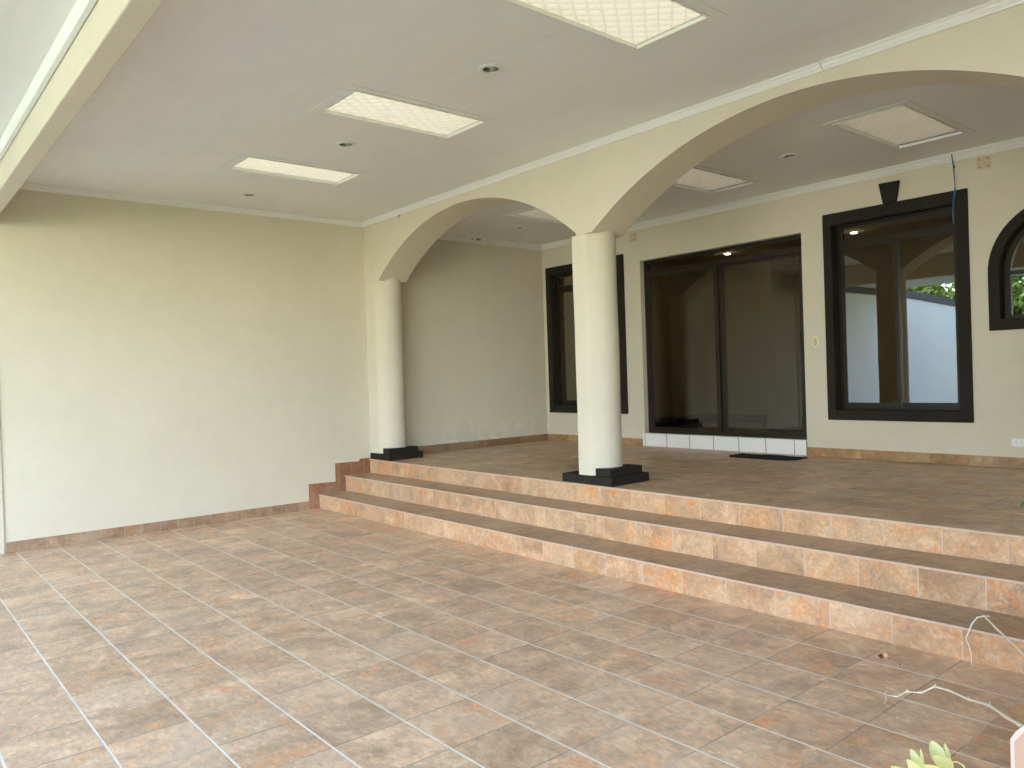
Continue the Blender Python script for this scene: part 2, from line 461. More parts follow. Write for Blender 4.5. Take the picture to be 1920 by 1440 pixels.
cornice(ar, (.0, YK+.001), (XE, YK+.001), (0, 1), ZPC-.001, .068)

def column(cx, strip, slab, label):
    c = thing('column', (cx, .21, H), None, None, parent=ar)
    c['label'] = label
    # round shaft whose front runs flat into the face of the arch wall
    def outline(r):
        pts = [(cx+r*math.cos(2*math.pi*k/72), .21+r*math.sin(2*math.pi*k/72)) for k in range(72)]
        pts += [(strip[0], YF+.0016)]
        rc = .085                                  # the plaster turns softly from flat to round
        pts += [(strip[1]+.015-rc+rc*math.sin(R(6*k)), YF+.0016+rc-rc*math.cos(R(6*k))) for k in range(16)]
        pts.sort()
        def half(q):
            h = []
            for v in q:
                while len(h) > 1 and (h[-1][0]-h[-2][0])*(v[1]-h[-2][1]) - (h[-1][1]-h[-2][1])*(v[0]-h[-2][0]) <= 0: h.pop()
                h.append(v)
            return h
        a, b = half(pts), half(pts[::-1])
        return a[:-1] + b[:-1]
    mm = MB(); rows = []
    base = outline(.171); nn = len(base)
    for q in range(25):
        z = H+.073 + (2.599-H-.073)*q/24
        rows.append([mm.bm.verts.new((x + .0016*math.sin(z*3.1+cx) + .0012*math.sin(z*7.3+x*9), y + (0 if y < .05 else .0014*math.sin(z*4.7)), z)) for x, y in base])
    for a, b in zip(rows, rows[1:]):
        for k in range(nn): mm.bm.faces.new((a[k], a[(k+1) % nn], b[(k+1) % nn], b[k]))
    mm.bm.faces.new(rows[-1])
    mm.lathe([(.1695, 2.59), (.1695, 3.05)], (cx, .21, 0), 64)
    mm.build('shaft', M['wall'], c, smooth=True, angle=50)
    mm = MB(); mm.box((slab[0], YF-.006, H), (slab[1], .485, H+.074)); mm.build('plinth', M['trim'], c, bevel=.005)
    mm = MB(); mm.box((max(slab[0]+.05, strip[1]-.02), .045, H+.0735), (slab[1]-.04, .445, H+.136)); mm.build('plinth_step', M['trim'], c, bevel=.005)
column(.190, (.0, .255), (.0, .432), 'half column against the side wall on a charcoal plinth')
column(3.62, (3.522, 3.705), (3.315, 3.90), 'free standing cream column between the two arches on a charcoal plinth')
column(7.44, (7.385, 7.500), (7.14, 7.74), 'cream column at the far end of the wide arch')

# ------------------------------------------------------------------ front beam and eave
bt = thing('roof_beam', (4.8, -3.76, 2.93), 'cream plastered beam crossing the carport mouth with a white eave cornice', 'beam')
m = MB(); m.box((0, -3.815, 2.93), (XE, -3.701, 3.60)); m.build('beam', M['wall'], bt, bevel=.008)
for xa, xb in ((0, 3.417), (3.421, XE)):
    m = MB(); m.prism([(xa, -3.820, 3.112), (xa, -3.845, 3.112), (xa, -3.865, 3.150), (xa, -3.865, 3.164), (xa, -3.820, 3.164)], (xb-xa, 0, 0)); m.build('eave_cornice', M['white'], bt)
EY = -7.6  # unseen outer depth of the eave, extended to shade the beam
m = MB(); m.box((-.3, EY, 3.165), (XE, -3.8155, 3.20)); struct(m.build('eave_ceiling', M['ceiling']), 'pale ceiling of the eave outside the beam', 'ceiling')

m = MB(); m.box((9.25, EY+.1, -.1), (9.55, EY+.4, 3.164)); tag(m.build('roof_post', M['wall'], bevel=.01), 'square cream post carrying the outer corner of the eave roof', 'post')
# ------------------------------------------------------------------ ceilings with openings
def holed(name, x0, x1, y0, y1, z0, z1, holes, mat):
    xs = sorted({x0, x1} | {h[0] for h in holes} | {h[1] for h in holes}); ys = sorted({y0, y1} | {h[2] for h in holes} | {h[3] for h in holes})
    mm = MB()
    for a, b in zip(xs, xs[1:]):
        for c, d in zip(ys, ys[1:]):
            cx, cy = (a+b)/2, (c+d)/2
            if any(h[0] < cx < h[1] and h[2] < cy < h[3] for h in holes): continue
            mm.quad((a, c, z0), (b, c, z0), (b, d, z0), (a, d, z0))
            mm.quad((a, c, z1), (b, c, z1), (b, d, z1), (a, d, z1))
    for h in holes:
        for p, q in (((h[0], h[2]), (h[1], h[2])), ((h[1], h[2]), (h[1], h[3])), ((h[1], h[3]), (h[0], h[3])), ((h[0], h[3]), (h[0], h[2]))):
            mm.quad((p[0], p[1], z0), (q[0], q[1], z0), (q[0], q[1], z1), (p[0], p[1], z1))
    bmesh.ops.remove_doubles(mm.bm, verts=mm.bm.verts[:], dist=1e-5)
    return mm.build(name, mat)
SK = [(1.495, 1.957, -2.145, -1.080), (3.250, 3.760, -2.145, -1.045), (5.245, 5.775, -2.148, -1.105)]
SP = [(1.36, 1.87, 1.15, 2.27), (3.36, 3.90, 1.17, 2.275), (5.272, 5.816, 1.132, 2.282)]
DLC = [(.669, -1.628), (2.677, -1.628), (4.526, -1.628)]; DLP = [(.886, 1.74), (4.607, 1.672)]
sq = lambda L: [(x-.051, x+.051, y-.051, y+.051) for x, y in L]
struct(holed('carport_ceiling', 0, XE, -3.705, .03, ZC, ZC+.02, SK+sq(DLC), M['ceiling']), 'flat grey white carport ceiling with skylights and downlights', 'ceiling')
struct(holed('porch_ceiling', 0, XE, .385, YB+.01, ZPC, ZPC+.02, SP+sq(DLP), M['ceiling']), 'flat grey porch ceiling beyond the arches', 'ceiling')
ROOF = simple('roof_sheet', (.35, .33, .30), .7)
struct(holed('roof', -.02, XE+.02, -3.69, YF+.001, ZC+.032, ZC+.042, SK, ROOF), 'flat roof sheet over the carport ceiling', 'roof')
struct(holed('roof', -.02, XE+.02, YK-.001, YB+.001, ZC+.032, ZC+.042, SP, ROOF), 'flat roof sheet over the porch ceiling', 'roof')
m = MB(); m.box((-.3, YB+.002, 3.701), (XE+.3, 6.0, 3.74)); struct(m.build('roof', ROOF), 'flat roof of the house behind the porch', 'roof')
m = MB(); m.box((-.3, EY-.1, 3.21), (XE+.3, -3.816, 3.25)); struct(m.build('roof', ROOF), 'roof edge over the eave', 'roof')

SKL = ['bright skylight panel nearest the side wall in the carport ceiling', 'bright skylight panel with a diamond pattern, second from the side wall in the carport ceiling', 'largest speckled skylight panel, cut by the upper edge of the photo',
       'small slice of skylight seen through the narrower arch', 'dull skylight partly hidden behind the edge of the wide arch', 'dull beige skylight with a diamond pattern seen through the wide arch']
for i, h in enumerate(SK + SP):
    z = ZC if i < 3 else ZPC
    x0, x1, y0, y1 = h
    t = thing('skylight', ((x0+x1)/2, (y0+y1)/2, z), SKL[i], 'skylight', 'skylights in the carport ceiling' if i < 3 else 'skylights in the porch ceiling')
    e = .052 if i != 3 else .045
    L = lambda d, zz: [(x0-d, y0-d, zz), (x1+d, y0-d, zz), (x1+d, y1+d, zz), (x0-d, y1+d, zz)]
    m = MB(); m.ring(L(e, z-.006), L(-.004, z-.006), (0, 0, .0055)); m.build('frame', M['ceiling'] if i < 3 else M['white'], t, bevel=.0015)
    m = MB(); m.ring(L(-.004, z-.012), L(-.020, z-.010), (0, 0, .022)); m.build('stop_bead', M['white'], t)
    m = MB(); m.ring(L(.012, z+.024), L(.001, z+.024), (0, 0, ZC+.036-z-.024)); m.build('light_well', M['white'], t)
    m = MB()
    nx, ny = 10, 20
    sag = .010 if i < 3 else .014
    g = [[m.bm.verts.new((x0-.002+(x1-x0+.004)*a/nx, y0-.002+(y1-y0+.004)*b/ny, z+.018 - sag*math.sin(math.pi*a/nx)*math.sin(math.pi*b/ny))) for b in range(ny+1)] for a in range(nx+1)]
    for a in range(nx):
        for b in range(ny): m.bm.faces.new((g[a][b], g[a+1][b], g[a+1][b+1], g[a][b+1]))
    m.build('panel', M['panel'] if i < 3 else M['panel_dull'], t, smooth=True)

# ------------------------------------------------------------------ recessed downlights
def downlight(x, y, z, label, group, tilt=0):
    t = thing('downlight', (x, y, z), label, 'downlight', group)
    mm = MB(); mm.lathe([(.0500, -.002), (.054, -.0095), (.070, -.010), (.078, -.004), (.078, -.0005)], (x, y, z), 40, cap=False); mm.build('trim_ring', M['white'], t, smooth=True)
    mm = MB(); mm.lathe([(.0505, -.004), (.0485, .012), (.040, .0235), (.02, .0285), (.001, .029)], (x, y, z), 40, cap=False); mm.build('reflector', M['metal'], t, smooth=True)
    mm = MB(); mm.lathe([(.001, .001), (.014, .003), (.024, .009), (.026, .016), (.016, .028)], (x, y, z), 32); mm.build('bulb', M['lamp_glass'], t, smooth=True)
gd = 'recessed downlights in the carport ceiling'
downlight(.669, -1.628, ZC, 'small downlight between the side wall and the first skylight', gd)
downlight(2.677, -1.628, ZC, 'round downlight between the two smaller bright skylights', gd)
downlight(4.526, -1.628, ZC, 'round downlight beside the largest speckled skylight', gd)
gd = 'recessed downlights in the porch ceiling'
downlight(.886, 1.74, ZPC, 'downlight seen through the narrower arch', gd)
downlight(4.607, 1.672, ZPC, 'downlight seen through the wide arch between two dull skylights', gd)

# ------------------------------------------------------------------ the house wall
hw = thing('house', (4.6, YB, H), 'cream house front with charcoal framed windows and a dark glass sliding door', 'house')
W1 = (4.249, 5.593, .8835, 2.961); W1i = (4.338, 5.493, .985, 2.842)
W2 = (.091, 1.546, .9025, 2.954);  W2i = (.190, 1.447, 1.004, 2.842)
DR = (1.810, 3.997, .66, 2.831)
AXC, AZS, ARO, ARI, AZB, AZI = 6.336, 2.19, .594, .504, 1.689, 1.786
grow = lambda w: (w[0]-.02, w[1]+.02, w[2]-.02, w[3]+.02)
ARW = ARI+.02
holes = [grow(W1i), grow(W2i), (DR[0], DR[1], .5, DR[3]), (AXC-ARW, AXC+ARW, AZI-.02, AZS+ARW)]
xs = sorted({-.15, 9.6} | {h[0] for h in holes} | {h[1] for h in holes}); zs = sorted({.0, 3.70} | {h[2] for h in holes} | {h[3] for h in holes})
m = MB(); D = .15
for a, b in zip(xs, xs[1:]):
    for c, d in zip(zs, zs[1:]):
        cx, cz = (a+b)/2, (c+d)/2
        if any(h[0] < cx < h[1] and h[2] < cz < h[3] for h in holes): continue
        m.quad((a, YB, c), (b, YB, c), (b, YB, d), (a, YB, d)); m.quad((a, YB+D, c), (b, YB+D, c), (b, YB+D, d), (a, YB+D, d))
for h in holes[:3]:
    for p, q in (((h[0], h[2]), (h[1], h[2])), ((h[1], h[2]), (h[1], h[3])), ((h[1], h[3]), (h[0], h[3])), ((h[0], h[3]), (h[0], h[2]))):
        m.quad((p[0], YB, p[1]), (q[0], YB, q[1]), (q[0], YB+D, q[1]), (p[0], YB+D, p[1]))
n = 24
for k in range(n):                                   # spandrels above the arched opening
    a0, a1 = math.pi*(1-k/n), math.pi*(1-(k+1)/n)
    p = (AXC+ARW*math.cos(a0), AZS+ARW*math.sin(a0)); q = (AXC+ARW*math.cos(a1), AZS+ARW*math.sin(a1)); top = AZS+ARW
    for yy in (YB, YB+D):
        if abs(p[1]-top) < 1e-6: m.bm.faces.new([m.bm.verts.new(v) for v in ((p[0], yy, top), (q[0], yy, q[1]), (q[0], yy, top))])
        elif abs(q[1]-top) < 1e-6: m.bm.faces.new([m.bm.verts.new(v) for v in ((p[0], yy, p[1]), (q[0], yy, top), (p[0], yy, top))])
        else: m.quad((p[0], yy, p[1]), (q[0], yy, q[1]), (q[0], yy, top), (p[0], yy, top))
    m.quad((p[0], YB, p[1]), (q[0], YB, q[1]), (q[0], YB+D, q[1]), (p[0], YB+D, p[1]))
bmesh.ops.remove_doubles(m.bm, verts=m.bm.verts[:], dist=1e-5)
m.build('wall', M['wall'], hw)
m = MB(); m.box((.0112, YB-.011, H), (1.782, YB, H+.093)); m.build('baseboard', M['base_x'], hw, bevel=.002)
m = MB(); m.box((3.999, YB-.011, H), (XE, YB, H+.093)); m.build('baseboard', M['base_x'], hw, bevel=.002)
cornice(hw, (.0, YB-.001), (XE, YB-.001), (0, -1), ZPC-.001, .068)

def rect(x0, x1, z0, z1, y): return [(x0, y, z0), (x1, y, z0), (x1, y, z1), (x0, y, z1)]
GY = YB+.108
def window(W, Wi, label):
    x0, x1, z0, z1 = W; a, b, c, d = Wi
    w = thing('window', ((x0+x1)/2, YB, z0), None, None, parent=hw); w['label'] = label
    mm = MB(); mm.ring(rect(x0, x1, z0, z1, YB-.032), rect(a, b, c, d, YB-.032), (0, .128, 0)); mm.build('surround', M['trim'], w, bevel=.006)
    kx = (x0+x1)/2
    mm = MB(); mm.prism([(kx-.062, YB-.036, z1+.004), (kx+.064, YB-.036, z1+.004), (kx+.096, YB-.036, z1+.193), (kx-.096, YB-.036, z1+.198)], (0, .034, 0)); mm.build('keystone', M['trim'], w, bevel=.005)
    # aluminium: outer frame, transom bar, sash stiles
    y0, y1 = YB+.085, YB+.135
    mm = MB(); mm.ring(rect(a+.001, b-.001, c+.001, d-.001, y0), rect(a+.045, b-.045, c+.022, d-.030, y0), (0, y1-y0, 0)); mm.build('frame', M['bronze'], w, bevel=.002)
    mm = MB(); mm.box((a+.045, y0+.001, 2.606), (b-.045, y1-.001, 2.690)); mm.build('transom_bar', M['bronze'], w, bevel=.002)
    mx = (a+b)/2 - .006
    mm = MB(); mm.ring(rect(a+.046, mx+.022, c+.022, 2.606, y0+.004), rect(a+.066, mx-.020, c+.068, 2.590, y0+.004), (0, .02, 0)); mm.build('sash', M['bronze'], w, bevel=.002)
    mm = MB(); mm.ring(rect(mx-.020, b-.046, c+.022, 2.606, y0+.027), rect(mx+.026, b-.070, c+.068, 2.590, y0+.027), (0, .02, 0)); mm.build('sash', M['bronze'], w, bevel=.002)
    for r_, yy in ((rect(a+.044, b-.044, 2.689, d-.029, 0), GY), (rect(a+.065, mx-.019, c+.067, 2.591, 0), y0+.012), (rect(mx+.025, b-.069, c+.067, 2.591, 0), y0+.035)):
        mm = MB(); mm.box((r_[0][0], yy, r_[0][2]), (r_[2][0], yy+.005, r_[2][2])); mm.build('glass_pane', M['glass'], w)
window(W1, W1i, 'tall two pane window beside the sliding door with a charcoal surround and keystone')
window(W2, W2i, 'tall dark window half hidden behind the free standing column')

# arched window
aw = thing('arched_window', (AXC, YB, AZB), None, None, parent=hw); aw['label'] = 'arched window with a charcoal surround at the edge of the photo'
def archloop(r, zb, y, n=32):
    return [(AXC-r, y, zb), (AXC+r, y, zb)] + [(AXC+r*math.cos(math.pi*k/n), y, AZS+r*math.sin(math.pi*k/n)) for k in range(n+1)]
m = MB(); m.ring(archloop(ARO, AZB, YB-.032), archloop(ARI, AZI, YB-.032), (0, .128, 0)); m.build('surround', M['trim'], aw, bevel=.006)
m = MB(); m.ring(archloop(ARI-.001, AZI+.001, YB+.085), archloop(ARI-.050, AZI+.030, YB+.085), (0, .05, 0)); m.build('frame', M['bronze'], aw, bevel=.002)
m = MB(); m.box((AXC-ARI+.02, YB+.087, AZS-.022), (AXC+ARI-.02, YB+.133, AZS+.012)); m.build('transom_bar', M['bronze'], aw, bevel=.002)
m = MB(); m.prism([(x, GY, z) for x, _, z in archloop(ARI-.045, AZI+.026, 0)], (0, .005, 0)); m.build('glass_pane', M['glass'], aw)

# sliding door
sd = thing('sliding_door', (2.9, YB, .66), None, None, parent=hw); sd['label'] = 'wide two leaf sliding door of dark tinted glass in bronze aluminium'
y0, y1 = YB+.075, YB+.145
x0, x1, z0, z1 = DR
m = MB(); m.ring(rect(x0+.001, x1-.001, z0, z1-.001, y0), rect(x0+.045, x1-.035, z0+.028, z1-.040, y0), (0, y1-y0, 0)); m.build('frame', M['bronze'], sd, bevel=.003)
m = MB(); m.box((x0+.045, y0+.001, 2.640), (x1-.035, y1-.001, 2.698)); m.build('transom_bar', M['bronze'], sd, bevel=.003)
def leaf(xa, xb, sl, sr, yy, name='door_leaf'):
    mm = MB(); mm.ring(rect(xa, xb, z0+.028, 2.640, yy), rect(xa+sl, xb-sr, z0+.078, 2.606, yy), (0, .026, 0)); lf = mm.build(name, M['bronze'], sd, bevel=.003)
    mm = MB(); mm.box((xa+sl-.002, yy+.010, z0+.076), (xb-sr+.002, yy+.015, 2.608)); mm.build('glass_pane', M['door_glass'], sd)
    return lf
leaf(x0+.046, 2.890, .045, .050, y0+.006)
leaf(2.868, x1-.036, .085, .060, y0+.036)
mm = MB(); mm.box((x0+.046, y0+.035, 2.697), (x1-.036, y0+.040, z1-.039)); mm.build('glass_pane', M['door_glass'], sd)
mm = MB(); mm.box((3.918, y0+.012, 1.585), (3.945, y0+.036, 1.80)); mm.box((3.920, y0+.010, 1.50), (3.944, y0+.030, 1.545)); mm.build('handle', M['rubber'], sd, bevel=.004)
# white tiled sill under the door
dsill = thing('door_sill', (2.9, YB, H), None, None, parent=hw)
m = MB(); m.box((1.783, YB-.010, H+.001), (3.998, YB+.16, .655)); m.build('grout_bed', M['grout_dark'], dsill)
m = MB()
jx = [1.7825, 1.819] + [1.8225+.3395*k for k in range(1, 7)] + [3.9985]
for a, b in zip(jx, jx[1:]):
    m.box((a+.0045, YB-.014, H+.003), (b-.0045, YB-.009, .6585)); m.box((a+.0045, YB-.014, .6586), (b-.0045, YB+.074, .6635))
m.build('sill_tiles', M['sill'], dsill)

# the rooms behind the glass
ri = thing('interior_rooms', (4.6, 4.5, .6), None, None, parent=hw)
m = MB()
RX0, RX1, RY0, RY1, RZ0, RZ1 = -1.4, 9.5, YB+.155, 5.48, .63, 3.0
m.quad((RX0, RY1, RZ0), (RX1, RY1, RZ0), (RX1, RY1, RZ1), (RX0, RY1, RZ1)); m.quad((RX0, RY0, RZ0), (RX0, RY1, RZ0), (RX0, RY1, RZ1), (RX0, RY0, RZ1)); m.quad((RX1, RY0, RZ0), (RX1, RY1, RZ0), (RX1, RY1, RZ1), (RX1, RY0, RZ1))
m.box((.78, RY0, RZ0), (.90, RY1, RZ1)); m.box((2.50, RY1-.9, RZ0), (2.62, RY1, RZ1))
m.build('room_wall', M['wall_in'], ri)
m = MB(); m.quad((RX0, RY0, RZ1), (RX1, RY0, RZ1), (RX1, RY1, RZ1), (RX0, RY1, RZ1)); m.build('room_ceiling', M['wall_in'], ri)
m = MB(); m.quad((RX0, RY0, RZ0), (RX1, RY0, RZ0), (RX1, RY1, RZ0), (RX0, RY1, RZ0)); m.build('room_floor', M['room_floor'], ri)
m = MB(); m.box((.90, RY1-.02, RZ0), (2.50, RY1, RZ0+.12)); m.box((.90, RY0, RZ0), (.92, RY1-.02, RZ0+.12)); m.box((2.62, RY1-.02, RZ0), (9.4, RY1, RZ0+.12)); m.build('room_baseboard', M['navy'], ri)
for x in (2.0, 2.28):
    m = MB(); m.box((x, RY1-.012, .86), (x+.11, RY1, .93)); m.build('room_socket', M['ivory'], ri, bevel=.004)
GL = ['small lit ceiling lamp seen through the glass above the sliding door', 'small lit ceiling lamp seen through the upper pane of the tall window']
for (x, y), lab in zip(((2.127, 4.343), (3.867, 4.334)), GL):
    t = thing('ceiling_lamp', (x, y, RZ1), lab, 'lamp', 'lit lamps inside the house')
    m = MB(); m.lathe([(.040, -.014), (.052, -.010), (.052, -.001)], (x, y, RZ1), 24); m.build('trim_ring', M['white'], t, smooth=True)
    m = MB(); m.lathe([(.001, -.020), (.034, -.0185), (.036, -.0142)], (x, y, RZ1), 24); m.build('bulb', M['bulb'], t, smooth=True)
    ld = bpy.data.lights.new('lamp_glow', 'POINT'); ld.energy = .08; ld.color = (1, .93, .82); ld.shadow_soft_size = .03
    lo = bpy.data.objects.new('lamp_glow', ld); COL.objects.link(lo); lo.location = (0, 0, -.06); lo.parent = t

# ------------------------------------------------------------------ small things on the walls
def rounded(cx, cz, w, h, r, y, n=6):
    pts = []
    for sx, sz, a0 in ((1, 1, 0), (-1, 1, 90), (-1, -1, 180), (1, -1, 270)):
        for k in range(n+1):
            a = R(a0+90*k/n); pts.append((cx+sx*(w/2-r)+r*math.cos(a), y, cz+sz*(h/2-r)+r*math.sin(a)))
    return pts
bp = thing('bell_push', (4.127, YB, 1.684), 'ivory oval bell push on the wall between sliding door and window', 'bell push')
m = MB(); m.prism(rounded(4.127, 1.684, .060, .112, .0295, YB-.009), (0, .009, 0)); m.build('plate', M['ivory'], bp, bevel=.003)
m = MB(); m.prism(rounded(4.127, 1.684, .034, .082, .0165, YB-.015), (0, .006, 0)); m.build('button', M['beige'], bp, bevel=.002)
m = MB(); m.prism(rounded(4.127, 1.684, .008, .008, .0039, YB-.017), (0, .002, 0)); m.build('light_dot', M['ivory'], bp)

so = thing('wall_socket', (5.94, YB, .722), 'white double wall socket low on the wall under the arched window', 'socket')
m = MB(); m.prism(rounded(5.943, .722, .118, .070, .006, YB-.007), (0, .007, 0)); m.build('plate', M['whitep'], so, bevel=.002)
for dx in (-.022, .022):
    m = MB(); m.prism(rounded(5.943+dx, .722, .030, .034, .010, YB-.010), (0, .003, 0)); oo = m.build('outlet', M['whitep'], so, bevel=.001)
    m = MB()
    for dz in (-.006, .006): m.box((5.943+dx-.006, YB-.0104, .722+dz-.0012), (5.943+dx+.004, YB-.0100, .722+dz+.0012))
    m.build('slot', M['dark'], oo)

for cx, cz, lab in ((5.727, 3.157, 'square beige cover plate with four screws between the blue cord and arched window'), (1.711, 3.142, 'square beige cover plate with four screws beside the free standing column')):
    t = thing('cover_plate', (cx, YB, cz), lab, 'cover plate', 'square cover plates under the porch cornice')
    m = MB(); m.prism(rounded(cx, cz, .112, .106, .010, YB-.006), (0, .006, 0)); m.build('plate', M['plate'], t, bevel=.002)
    for sx in (-.032, .032):
        for sz in (-.032, .032):
            m = MB(); m.prism(rounded(cx+sx, cz+sz, .011, .011, .0053, YB-.0075), (0, .0015, 0)); m.build('screw', M['dark'], t)

m = MB()
cp = [(5.490, 2.850, 3.288), (5.497, 2.846, 3.235), (5.508, 2.838, 3.165), (5.511, 2.842, 3.08), (5.514, 2.845, 2.985), (5.510, 2.85, 2.945), (5.498, 2.855, 2.894), (5.490, 2.858, 2.83), (5.486, 2.858, 2.777), (5.487, 2.858, 2.72), (5.489, 2.858, 2.662)]
m.tube(cp, [.0045, .0045, .006, .0045, .0045, .009, .0065, .0065, .006, .0065, .004], 8)
for q in (3.16, 2.945):
    m.lathe([(.004, -.012), (.0095, -.006), (.0095, .006), (.004, .012)], (5.5085, 2.845, q), 10)
tag(m.build('cord', M['blue'], smooth=True), 'knotted blue cord hanging from the porch cornice in front of the tall window', 'cord')

t = thing('mud_nest', (.05, 1.66, 3.27), 'small brown dried mud nest with a dark nail on the porch cornice', 'nest')
m = MB(); m.lathe([(.002, -.018), (.012, -.016), (.019, -.006), (.020, .006), (.010, .016), (.002, .018)], (0, 0, 0), 16)
for v in m.bm.verts: v.co = Vector((v.co.x*.9+.062, v.co.y*2.3+1.72, v.co.z*.8+3.268))
m.build('lump', M['mud'], t, smooth=True)
m = MB(); m.tube([(.045, 1.615, 3.262), (.072, 1.613, 3.262)], .005, 8); m.build('nail', M['dark'], t)
m = MB(); m.tube([(.84, .024, 3.268), (.84, .008, 3.268), (.842, -.004, 3.262), (.842, -.006, 3.246), (.84, .002, 3.236)], .004, 8)
tag(m.build('hook', simple('rusty_wire', (.16, .10, .05), .7), smooth=True), 'tiny rusty hook in the arch wall under the carport cornice', 'hook')

# ------------------------------------------------------------------ door mat, twigs, shell
m = MB(); n = 26
pts = []
g = []
for i in range(n+1):
    row = []
    for j in range(15):
        u, v = i/n, j/14
        x = 3.345 + u*.775; y = 2.365 + v*.345
        if v < .35: x += (.11*(1-v/.35)**2)*(1-2*u) * .9
        zz = H+.006 + .003*math.sin(u*9)*math.sin(v*5) + (.006 if (i+j) % 2 else 0)
        row.append(m.bm.verts.new((x, y, zz)))
    g.append(row)
for i in range(n):
    for j in range(14): m.bm.faces.new((g[i][j], g[i+1][j], g[i+1][j+1], g[i][j+1]))
r_ = bmesh.ops.extrude_face_region(m.bm, geom=m.bm.faces[:])
for v in r_['geom']:
    if isinstance(v, bmesh.types.BMVert): v.co.z = H+.001
tag(m.build('door_mat', M['rubber']), 'black rubber door mat on the porch tiles before the sliding door', 'door mat')

def stem(pts, r0, r1, name, label):
    mm = MB(); n = len(pts)
    dense, rad = [], []
    for i in range(n-1):
        a, b = Vector(pts[i]), Vector(pts[i+1])
        k = 3
        for q in range(k):
            f = q/k; p = a.lerp(b, f)
            dense.append(p); rad.append((r0 + (r1-r0)*(i+f)/(n-1))*(1.35 if q == 0 and i else 1.0))
    dense.append(Vector(pts[-1])); rad.append(r1)
    mm.tube(dense, rad, 8)
    return mm, name, label
TW = [(7.613, -2.361, .412), (7.492, -2.231, .408), (7.354, -1.932, .30), (7.199, -1.623, .20), (7.057, -1.422, .12), (6.938, -1.286, .08), (6.859, -1.233, .06), (6.818, -1.263, .03), (6.76, -1.271, .02), (6.739, -1.316, .006), (6.700, -1.330, .006)]
mm, nm, lb = stem(TW, .0056, .0024, '', '')
for k in (3, 4, 6, 8):                                # leaf scars and short side shoots
    a = Vector(TW[k]); mm.tube([a, a + Vector((.003, .004, .011))], [.0036, .0022], 6)
mm.tube([(6.693, -1.312, .016), (6.705, -1.349, .008), (6.722, -1.377, .005), (6.73, -1.411, .004)], [.0026, .003, .003, .002], 6)
tag(mm.build('dry_stem', M['twig'], smooth=True), 'pale dry stem lying across the carport floor from the pink planter', 'dry stem')
TW = [(7.60, -1.95, .405), (7.48, -1.83, .412), (7.431, -1.75, .363), (7.229, -1.35, .317), (7.116, -1.13, .286), (7.009, -.95, .269), (6.909, -.80, .272), (6.864, -.76, .246), (6.837, -.75, .208), (6.814, -.74, .151), (6.805, -.735, .130)]
mm, nm, lb = stem(TW, .0050, .0024, '', '')
mm.tube([(6.805, -.735, .130), (6.820, -.735, .088), (6.824, -.73, .056), (6.823, -.73, .031), (6.827, -.735, .004)], .0022, 6)
mm.tube([(6.909, -.80, .272), (6.925, -.79, .272)], .003, 6)
tag(mm.build('dry_stem', M['twig'], smooth=True), 'bent dry stem arching over the edge of the lowest step', 'dry stem')
for k, (x, y) in enumerate(((6.585, -.935), (6.75, -1.22))):
    m = MB(); m.tube([(x, y, .003), (x+.012, y+.006, .004), (x+.03, y+.002, .003)] if k else [(x, y, .003), (x+.006, y+.002, .004)], [.002, .0035, .0015] if k else .003, 6)
    tag(m.build('husk_crumb', M['husk'], smooth=True), 'dark sliver of husk lying beside the pale dry stem' if k else 'tiny dark crumb lying beside the tan nut', 'husk')

t = thing('seed_shell', (6.505, -.905, 0), 'small tan nut with a broken brown husk on the carport floor', 'nut')
m = MB(); m.lathe([(.001, -.02), (.009, -.017), (.015, -.006), (.016, .004), (.011, .014), (.003, .020)], (0, 0, 0), 20)
for v in m.bm.verts: v.co = Vector((v.co.x + 6.508, v.co.y*1.0 - .902, v.co.z*.9 + .0185))
m.build('nut', M['nut'], t, smooth=True)
m = MB(); g = []
for i in range(7):
    for_row = []
    for j in range(6):
        a = -1.4 + 2.8*i/6; b = .3 + 1.1*j/5
        rr = .021*(1+.15*math.sin(i*2.1+j))
        for_row.append(m.bm.verts.new((6.494 - rr*math.cos(a)*math.sin(b)*.9, -.905 + rr*math.sin(a)*math.sin(b), .002 + .015*(1-math.cos(b)) )))
    g.append(for_row)
for i in range(6):
    for j in range(5): m.bm.faces.new((g[i][j], g[i+1][j], g[i+1][j+1], g[i][j+1]))
ho = m.build('husk', M['husk'], t, smooth=True); sm = ho.modifiers.new('thick', 'SOLIDIFY'); sm.thickness = .002

# ------------------------------------------------------------------ planter and plants at the right
pt = thing('planter', (8.3, -1.5, 0), 'pink plastered garden planter at the corner of the steps', 'planter')
PX, PY0, PY1, PZ = 7.487, -2.31, -.70, .43
def pprof(d):   # front outline with its cut corner, d inwards
    return [(PX+d, 0), (PX+d, .398-d*.4), (PX+.014+d, .421-d), (PX+.034+d*.5, .446-d), (PX+.10, .452-d), (9.4-d, .452-d), (9.4-d, 0)]
m = MB(); m.prism([(x, PY0, z) for x, z in pprof(0)], (0, .12, 0)); m.build('front_wall', M['pink'], pt, bevel=.004)
m = MB(); m.box((PX+.002, PY0+.1201, 0), (PX+.12, PY1, .398)); m.build('end_wall', M['pink'], pt, bevel=.006)
m = MB(); m.box((9.28, PY0+.1201, 0), (9.398, PY1, .398)); m.build('end_wall', M['pink'], pt, bevel=.006)
m = MB()
A, B = pprof(-.0035)[:6], pprof(.006)[:6]
for k in range(5):
    m.prism([(A[k][0], PY0-.003, A[k][1]), (A[k+1][0], PY0-.003, A[k+1][1]), (B[k+1][0], PY0-.003, B[k+1][1]), (B[k][0], PY0-.003, B[k][1])], (0, .10, 0))
m.build('edge_trim', M['pinkedge'], pt)
m = MB(); m.quad((PX+.1, PY0+.1, .33), (9.3, PY0+.1, .33), (9.3, PY1, .33), (PX+.1, PY1, .33)); m.build('soil', M['soil'], pt)

